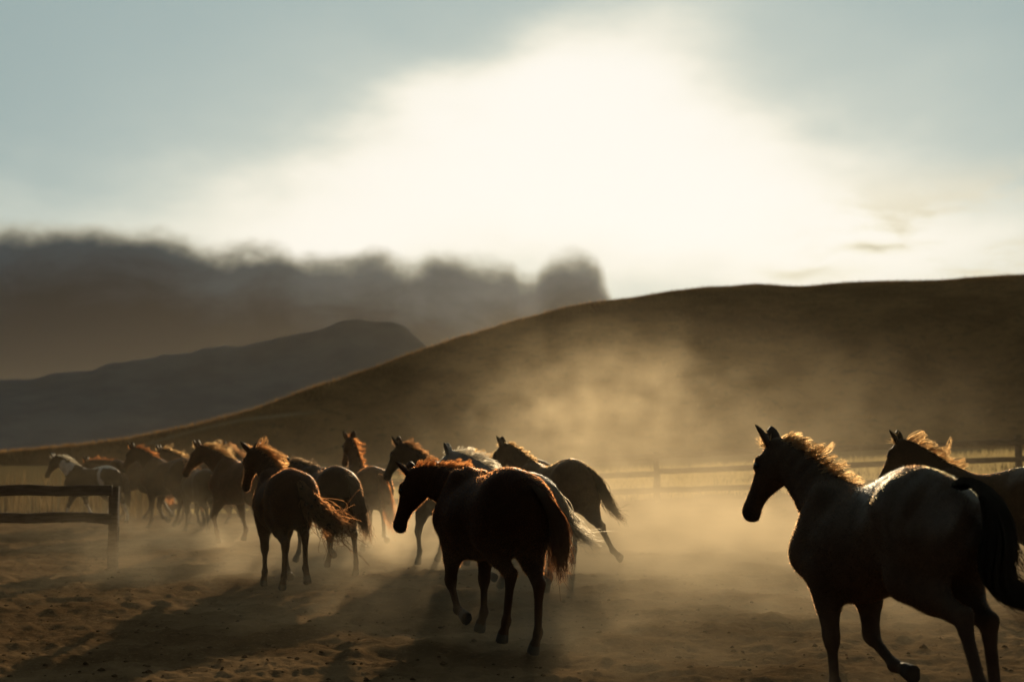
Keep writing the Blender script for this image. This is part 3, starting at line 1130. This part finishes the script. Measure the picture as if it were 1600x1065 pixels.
def fuzz_material():
    m, b, o = new_mat('short_coat_hair')
    a = b.node('ShaderNodeAttribute', attribute_name='coat')
    d = b.node('ShaderNodeBsdfDiffuse')
    t = b.node('ShaderNodeBsdfTranslucent')
    b.put(d.inputs[0], a.outputs[0]); b.put(t.inputs[0], a.outputs[0])
    mx = b.node('ShaderNodeMixShader'); mx.inputs[0].default_value = .6
    b.put(mx.inputs[1], d.outputs[0]); b.put(mx.inputs[2], t.outputs[0])
    rf = b.node('ShaderNodeBsdfRefraction')
    rf.inputs['Roughness'].default_value = 0.62
    rf.inputs['IOR'].default_value = 1.5
    b.put(rf.inputs[0], a.outputs[0])
    m3 = b.node('ShaderNodeMixShader'); m3.inputs[0].default_value = 0.72
    b.put(m3.inputs[1], mx.outputs[0]); b.put(m3.inputs[2], rf.outputs[0])
    b.put(o.inputs['Surface'], m3.outputs[0])
    return m


fuzz_mat = fuzz_material()
TAIL = [(-.77, 0, 1.37), (-.86, 0, 1.34), (-.94, 0, 1.18), (-.97, .0, .92), (-.99, .0, .68), (-1.03, 0, .48)]


def tail_swing(sw=0.0, back=0.0, lift=0.0):
    return [(-.77, 0, 1.37), (-.86 - back * .1, sw * .05, 1.36 + lift * .06), (-.95 - back * .3, sw * .2, 1.2 + lift * .12), (-.98 - back * .55, sw * .45, .95 + lift * .2),
            (-1.0 - back * .75, sw * .7, .70 + lift * .25), (-1.04 - back * 1.0, sw * .95, .5 + lift * .3)]


# gait phases: fore = (upper arm, forearm, cannon, pastern), hind = (thigh, gaskin, cannon, pastern), degrees from straight down
F_STAND = (-57, 2, 0, 30); F_REACH = (-42, 26, 14, 45); F_BACK = (-66, -20, -24, 22); F_FOLD = (-44, 34, -48, -100); F_LIFT = (-50, 16, -34, -78); F_PUSH = (-64, -14, -30, -62)
H_STAND = (36, -50, 4, 32); H_REACH = (54, -36, 18, 40); H_BACK = (16, -56, -20, 6); H_FOLD = (52, -58, -10, -72); H_PUSH = (14, -62, -34, -52); H_MID = (42, -44, 10, 30)


def P(lf, rf, lh, rh):
    return dict(LF=lf, RF=rf, LH=lh, RH=rh)


def pinto_patch(V, rng):
    x, y, z = V[:, 0], V[:, 1], V[:, 2]
    n = fbm(x * 4.1, z * 3.3 + y * 2, 77, 3) * .25
    neck = sstep(.16 - np.abs(x - .88 + (z - 1.3) * .5 + n * 1.2), 0, .03) * (z > .9)
    rump = sstep(.09 - np.abs(x + .32 + (1.45 - z) * .15 + n * .5), 0, .03) * (z > .95)
    top = sstep(z + n * .25, 1.43, 1.47) * (x < .3)
    leg = sstep(.55 - z + n, 0, .08)
    return np.clip(np.maximum.reduce([neck, rump, top, leg]), 0, 1)


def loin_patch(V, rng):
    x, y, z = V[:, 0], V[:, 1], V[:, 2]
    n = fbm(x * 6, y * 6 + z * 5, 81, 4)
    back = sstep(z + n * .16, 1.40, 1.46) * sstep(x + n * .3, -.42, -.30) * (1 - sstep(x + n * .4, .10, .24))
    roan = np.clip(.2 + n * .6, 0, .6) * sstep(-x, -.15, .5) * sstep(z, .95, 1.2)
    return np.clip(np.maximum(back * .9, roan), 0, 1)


def gray_patch(V, rng):
    n = fbm(V[:, 0] * 5, V[:, 2] * 5 + V[:, 1] * 4, 91, 4)
    return np.clip(.55 + n * .5, 0, 1) * sstep(V[:, 2], .35, .75)


BAY = (.046, .0185, .0075); CHESTNUT = (.08, .031, .012); DARK = (.034, .018, .0095); LIGHT = (.085, .046, .02)
H_RED = (.78, .36, .13); H_GOLD = (.92, .66, .36); H_BLACK = (.05, .032, .02); H_WHITE = (.92, .86, .74); H_BROWN = (.55, .30, .14)

HORSES = [
    # the brown horse in front
    dict(px=768, d=12.35, theta=27, seed=1, vs=.0145, scale=.985, fat=1.12, coat=(.039, .016, .0068), mane=H_RED, tailcol=(.2, .085, .035), fuzz=42000,
         pose=P(F_LIFT, F_STAND, (40, -48, 12, 26), (26, -40, 2, 28)), neck=(16, 30), head=(34, -68), ears=(30, 0), neck_len=.76, mane_len=.14, mane_lift=1.1, mane_grav=1.2, bush=.1,
         tail=[(-.75, -.02, 1.37), (-.80, -.09, 1.29), (-.82, -.18, 1.13), (-.82, -.22, .95), (-.82, -.22, .80), (-.85, -.22, .62)],
         label='large dark brown horse trotting in the middle front, head turned left and reddish mane lit'),
    # the big spotted horse on the right
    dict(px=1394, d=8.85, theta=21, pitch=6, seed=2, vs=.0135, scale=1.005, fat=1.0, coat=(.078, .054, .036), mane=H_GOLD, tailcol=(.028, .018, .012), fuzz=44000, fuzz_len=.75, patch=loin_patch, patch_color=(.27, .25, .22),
         pose=P(F_STAND, (-58, -2, -52, -80), (8, -60, -16, 0), (18, -52, -2, 10)), neck=(44, 6), head=(24, -56), mane_len=.17, mane_lift=1.1, mane_grav=1.3, neck_len=.82, bush=.115, wave=.04, thick=.004, hair=1.2,
         tail=[(-.74, -.01, 1.37), (-.84, -.04, 1.39), (-.93, -.10, 1.28), (-.95, -.12, 1.08), (-.93, -.08, .88), (-.98, -.12, .74), (-1.05, -.32, .70), (-1.1, -.55, .75)],
         label='big dark horse with a pale patched back on the right, head and neck upright'),
    # the horse beyond it
    dict(px=1553, d=15.5, theta=45, seed=3, vs=.02, scale=1.0, coat=(.045, .025, .011), mane=H_GOLD, fuzz=14000, pose=P(F_STAND, F_STAND, H_STAND, H_PUSH), neck=(43, 6), head=(2, -56),
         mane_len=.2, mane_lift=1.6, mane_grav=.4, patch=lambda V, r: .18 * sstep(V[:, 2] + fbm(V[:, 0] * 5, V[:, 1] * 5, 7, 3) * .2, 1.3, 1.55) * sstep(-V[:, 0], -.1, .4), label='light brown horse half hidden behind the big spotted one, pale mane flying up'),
    # the pale dusty horse right of the middle
    dict(px=872, d=20.2, theta=36, pitch=4, seed=4, vs=.02, scale=1.0, coat=(.10, .062, .034), mane=H_GOLD, tailcol=(.13, .08, .04), fuzz=16000, pose=P(F_REACH, F_FOLD, (44, -48, 8, 20), (2, -48, -36, -60)), neck=(44, 12), head=(28, -50),
         mane_len=.1, mane_lift=.9, tail=[(-.76, -.02, 1.36), (-.83, -.09, 1.25), (-.87, -.16, 1.06), (-.92, -.22, .86), (-1.03, -.32, .64)], bush=.085, label='brown horse in bright dust behind the front horse, right hind leg stretched back'),
    # the grey horse
    dict(px=802, d=17.0, theta=33, seed=5, vs=.02, scale=.95, coat=(.09, .08, .07), mane=H_WHITE, tailcol=(.82, .75, .62), fuzz=14000, patch=gray_patch, patch_color=(.42, .39, .34),
         pose=P(F_LIFT, F_STAND, H_FOLD, H_STAND), neck=(38, 42), head=(46, -50), mane_len=.2, mane_lift=1.2, mane_grav=1.0,
         tail=[(-.77, 0, 1.37), (-.86, -.03, 1.33), (-.93, -.08, 1.15), (-.97, -.14, .96), (-1.03, -.22, .80), (-1.14, -.34, .70)], bush=.08, wave=.13, label='grey horse with white mane and pale tail, mostly hidden behind the front horse'),
    # brown crest behind the grey
    dict(px=812, d=24.5, theta=50, seed=6, scale=1.0, coat=CHESTNUT, mane=H_GOLD, pose=P(F_STAND, F_LIFT, H_MID, H_BACK), neck=(24, 5), head=(15, -50), mane_len=.16, mane_lift=1.1,
         label='chestnut horse showing only its golden mane between the grey horse and the dusty brown one'),
    # dark head left of the front horse
    dict(px=708, d=20.6, theta=44, seed=7, scale=1.0, coat=DARK, mane=H_BROWN, pose=P((-44, 22, -8, 10), (-60, -4, 6, 24), H_MID, H_BACK), neck=(38, 6), head=(18, -58), mane_len=.15, mane_lift=1.0,
         label='dark horse whose lowered head shows just left of the front horse'),
    # horse with raised neck seen from behind
    dict(px=572, d=24.0, theta=22, seed=8, scale=.98, coat=CHESTNUT, mane=H_RED, fuzz=8000, pose=P(F_FOLD, F_BACK, H_REACH, H_FOLD), neck=(66, 14), head=(2, -50), mane_len=.16, mane_lift=.9, neck_len=.8,
         tail=tail_swing(-.16, .06, .02), label='chestnut horse seen from behind with its neck stretched straight up, one ear showing'),
    # lower horse in front of it
    dict(px=510, d=19.8, theta=30, seed=9, scale=.93, coat=DARK, mane=(.42, .3, .2), fuzz=12000, pose=P(F_REACH, F_PUSH, (46, -40, 12, 30), (12, -44, -14, 4)), neck=(20, 16), head=(36, -55), mane_len=.15, mane_lift=1.1,
         tail=tail_swing(-.2, .1, .0), label='dark round rumped horse running low between the two chestnuts, silvery mane'),
    # second main horse on the left
    dict(px=444, d=17.4, theta=22, seed=10, vs=.018, scale=.97, coat=BAY, mane=(.86, .50, .22), tailcol=(.36, .17, .07), fuzz=26000, fat=1.05, pose=P((-56, -2, -4, 26), (-54, 8, -26, -66), H_STAND, (46, -56, -6, -40)), neck=(42, 30), head=(12, -62), neck_len=.74,
         ears=(34, 0), mane_len=.2, mane_lift=1.0, mane_grav=1.3, tail=[(-.76, -.03, 1.36), (-.84, -.08, 1.24), (-.88, -.18, 1.06), (-.92, -.30, .92), (-.98, -.42, .82), (-1.05, -.5, .74)], bush=.16, wave=.2, hair=1.5,
         label='brown horse looking left with both ears up and a bushy tail blown sideways'),
    # left cluster
    dict(px=384, d=25.2, theta=47, seed=11, scale=1.04, coat=CHESTNUT, mane=H_GOLD, fuzz=9000, pose=P((-42, 36, -22, -20), F_BACK, H_PUSH, H_MID), neck=(34, 18), head=(30, -55), mane_len=.24, mane_lift=1.2, mane_grav=1.0,
         label='chestnut horse with long pale mane and one foreleg lifted, left of the bushy tailed horse'),
    dict(px=396, d=31.5, theta=43, seed=12, scale=1.0, coat=BAY, mane=H_BROWN, pose=P(F_REACH, F_PUSH, H_MID, H_BACK), neck=(40, 8), head=(20, -50), mane_len=.2, mane_lift=1.2,
         label='brown horse whose ears and mane just clear the pale maned chestnut'),
    dict(px=313, d=29.0, theta=33, seed=13, scale=.86, coat=DARK, mane=H_BROWN, pose=P(F_STAND, F_LIFT, H_BACK, H_REACH), neck=(20, 10), head=(15, -50), tail=tail_swing(-.3, .1, 0),
         label='small dark horse whose low rump shows just left of the pale maned chestnut'),
    dict(px=315, d=31.0, theta=56, seed=14, scale=1.0, coat=CHESTNUT, mane=H_GOLD, pose=P(F_BACK, F_REACH, H_MID, H_PUSH), neck=(34, 14), head=(25, -55), mane_len=.18, mane_lift=1.1,
         label='chestnut horse in the left bunch with its gold lit crest above the small dark one'),
    dict(px=268, d=30.2, theta=53, seed=15, scale=1.0, coat=BAY, mane=H_RED, fuzz=6000, pose=P(F_STAND, F_LIFT, H_REACH, H_BACK), neck=(36, 12), head=(20, -58), mane_len=.15, mane_lift=1.0,
         label='brown horse with arched neck and red mane, second horse right of the pinto'),
    dict(px=209, d=33.5, theta=72, seed=16, scale=.97, coat=BAY, mane=H_RED, fuzz=6000, pose=P(F_BACK, F_REACH, H_PUSH, H_REACH), neck=(14, 4), head=(6, -48), mane_len=.15, mane_lift=1.0,
         label='brown horse running with low neck just right of the pinto'),
    dict(px=148, d=32.5, theta=73, seed=17, scale=.88, coat=DARK, mane=H_WHITE, tailcol=(.3, .22, .15), fuzz=8000, patch=pinto_patch, patch_color=(.66, .6, .52), pose=P(F_REACH, F_PUSH, H_MID, H_BACK), neck=(38, 8), head=(14, -62), mane_len=.16, mane_lift=1.2,
         label='brown and white pinto pony behind the rails of the near fence'),
]
for s in HORSES:
    make_horse(s)

# ------------------------------------------------------------------ clods and stones kicked over the dirt
rng = np.random.default_rng(21)
n = 2600
a = R(1) * rng.uniform(-24, 24, n)
r = 5.5 * np.exp(rng.uniform(0, 1.6, n))
cx_, cy_ = r * np.sin(a), r * np.cos(a)
cz_ = ground_h(cx_, cy_) + ground_small(cx_, cy_, r)
sz = rng.gamma(2.0, .005, n) + .004
octv = np.array([(1, 0, 0), (-1, 0, 0), (0, 1, 0), (0, -1, 0), (0, 0, 1), (0, 0, -1), (.6, .6, .55), (-.6, .6, .5), (.6, -.6, .5), (-.6, -.6, .55)], float)
octf = np.array([(0, 6, 4), (6, 2, 4), (2, 7, 4), (7, 1, 4), (1, 9, 4), (9, 3, 4), (3, 8, 4), (8, 0, 4), (0, 2, 6), (2, 1, 7), (1, 3, 9), (3, 0, 8)], int)
jit = octv[None] * sz[:, None, None] * rng.uniform(.6, 1.35, (n, 10, 3))
jit[..., 2] *= .7
V = (jit + np.stack([cx_, cy_, cz_ + sz * .25], -1)[:, None]).reshape(-1, 3)
Fq = (octf[None] + np.arange(n)[:, None, None] * 10).reshape(-1, 3)
cl = mesh_obj('dirt_clods', V, Fq, plain_material('clod_dirt', (.055, .032, .016), (.11, .068, .035), 6.0), smooth=False)
tag(cl, 'small clods of dirt lying over the corral floor', 'clods', kind='stuff')


# ------------------------------------------------------------------ dust raised by the hooves
def dust_volume():
    lo, hi = (-17.0, -3.0, -0.1), (17.0, 44.0, 5.0)
    me = bpy.data.meshes.new('dust')
    me.from_pydata([lo, hi], [], [])
    o = bpy.data.objects.new('dust', me)
    COL.objects.link(o)
    mat, b, mo = new_mat('golden_dust')
    pv = b.node('ShaderNodeVolumePrincipled')
    pv.inputs['Color'].default_value = (.84, .71, .50, 1)
    pv.inputs['Density'].default_value = 1.0
    pv.inputs['Anisotropy'].default_value = 0.45
    b.put(mo.inputs['Volume'], pv.outputs[0])
    gt = bpy.data.node_groups.new('dust_field', 'GeometryNodeTree')
    gt.interface.new_socket('Geometry', in_out='INPUT', socket_type='NodeSocketGeometry')
    gt.interface.new_socket('Geometry', in_out='OUTPUT', socket_type='NodeSocketGeometry')
    N = NB(gt)
    go = N.node('NodeGroupOutput')
    vc = N.node('GeometryNodeVolumeCube')
    vc.inputs['Min'].default_value = lo
    vc.inputs['Max'].default_value = hi
    vc.inputs['Resolution X'].default_value = 140
    vc.inputs['Resolution Y'].default_value = 176
    vc.inputs['Resolution Z'].default_value = 32
    pos = N.node('GeometryNodeInputPosition').outputs[0]
    total = None
    for (px, d, z, rx, ry, rz, amp) in PLUMES:
        x = (px - 800) / F_PX * d
        q = N.vm('DIVIDE', N.vm('SUBTRACT', pos, (x, d, z)), (rx, ry, rz))
        gss = N.m('MULTIPLY', N.m('POWER', 2.71828, N.m('MULTIPLY', N.vm('DOT_PRODUCT', q, q), -1.0)), amp)
        total = gss if total is None else N.m('ADD', total, gss)
    nz = N.noise(N.vm('MULTIPLY', pos, (1, .8, 1.1)), .75, 5.0, .64, 1.2)
    nf = N.noise(N.vm('MULTIPLY', pos, (1, .8, 1.2)), 2.2, 4.0, .62, .8)
    tex = N.m('ADD', N.m('MULTIPLY', N.sstep(nz, .44, .64), 1.5), N.m('MULTIPLY', N.m('SUBTRACT', nf, .45), 1.7))
    tex = N.m('MAXIMUM', tex, 0.0)
    dens = N.m('MULTIPLY', N.m('MULTIPLY', total, N.m('ADD', .06, tex)), DUST_K)
    zz = N.node('ShaderNodeSeparateXYZ')
    N.put(zz.inputs[0], pos)
    thin = N.m('MULTIPLY', N.m('ADD', .5, nz), N.m('MULTIPLY', DUST_THIN, N.m('SUBTRACT', 1.0, N.sstep(zz.outputs[2], 0.8, 3.4))))
    dens = N.m('ADD', dens, thin)
    N.put(vc.inputs['Density'], dens)
    sm = N.node('GeometryNodeSetMaterial')
    gt.links.new(vc.outputs[0], sm.inputs['Geometry'])
    sm.inputs['Material'].default_value = mat
    gt.links.new(sm.outputs[0], go.inputs[0])
    md = o.modifiers.new('dust_field', 'NODES')
    md.node_group = gt
    me.materials.append(mat)
    tag(o, 'golden dust raised by the hooves and lit from behind', 'dust', kind='stuff')


DUST_K = 0.12
DUST_THIN = 0.00078
# (pixel column, distance, height, radii, density)
PLUMES = [
    (1010, 25, .2, 4.2, 5.0, .62, 2.2), (1060, 22, .3, 3.2, 4.0, .7, 1.6), (900, 29, 1.5, 2.2, 3.5, 1.6, .50), (870, 31, 2.4, 1.2, 2.2, 1.2, 1.1), (1010, 32, 3.0, 1.3, 2.2, .9, .5), (1030, 31, 2.4, 3.0, 3.5, 1.4, .26),
    (1150, 27, 1.5, 2.6, 3.5, 1.3, .22), (1340, 31, 2.3, 2.6, 4.0, 1.3, .10), (700, 23, .2, 2.4, 3.2, .45, .7), (600, 26, .25, 2.5, 3, .45, .7), (1150, 15.5, .1, 2.0, 3.0, .35, .8), (960, 17.5, .1, 2.2, 3.0, .35, .7),
    (330, 27, .15, 2.2, 3, .35, .35), (240, 29, .5, 2.6, 3.5, .8, .06), (420, 30, .5, 4.0, 4.0, .9, .08), (170, 18.4, .15, 1.0, 1.3, .5, 1.0), (700, 12.9, .05, .55, .6, .22, .9), (850, 12.2, .05, .5, .6, .22, .8), (975, 20.0, .1, .8, .8, .35, 1.6), (905, 19.8, .1, .7, .8, .3, 1.4), (1300, 9.6, .05, .7, .7, .22, .5), (560, 23.5, .1, .9, .9, .35, 1.2), (345, 25, .1, .9, .9, .35, 1.3), (650, 20.3, .1, .7, .8, .3, 1.3), (240, 29.5, .1, 1.0, 1.0, .35, 1.0), (1060, 11.2, .05, .9, 1.2, .25, .45), (480, 14.5, .1, .9, 1.4, .25, .5),
    (1450, 15.5, .2, 2.4, 3.0, .5, .2), (520, 20, .1, 1.6, 2, .35, .7), (430, 19, .1, 1.2, 1.5, .3, .6), (640, 20.5, .1, 1.2, 1.6, .35, .8), (880, 19.5, .1, 1.2, 1.6, .4, .8), (270, 26, .1, 1.5, 1.6, .3, .4), (760, 16, .1, 2.2, 3, .35, .35),
]
dust_volume()

# ------------------------------------------------------------------ haze
hz_mat, b, mo = new_mat('evening_haze')
pv = b.node('ShaderNodeVolumePrincipled')
pv.inputs['Color'].default_value = (.9, .82, .66, 1)
pv.inputs['Density'].default_value = 0.00002
pv.inputs['Anisotropy'].default_value = 0.6
b.put(mo.inputs['Volume'], pv.outputs[0])
xs, ys, zs = (-4200, 4200), (-4200, 4200), (-8, 150)
V = [(x, y, z) for x in xs for y in ys for z in zs]
Fh = [(0, 1, 3, 2), (4, 6, 7, 5), (0, 4, 5, 1), (2, 3, 7, 6), (0, 2, 6, 4), (1, 5, 7, 3)]
hz_o = mesh_obj('haze', V, Fh, hz_mat, smooth=False)
tag(hz_o, 'thin warm evening haze over the whole valley', kind='stuff')
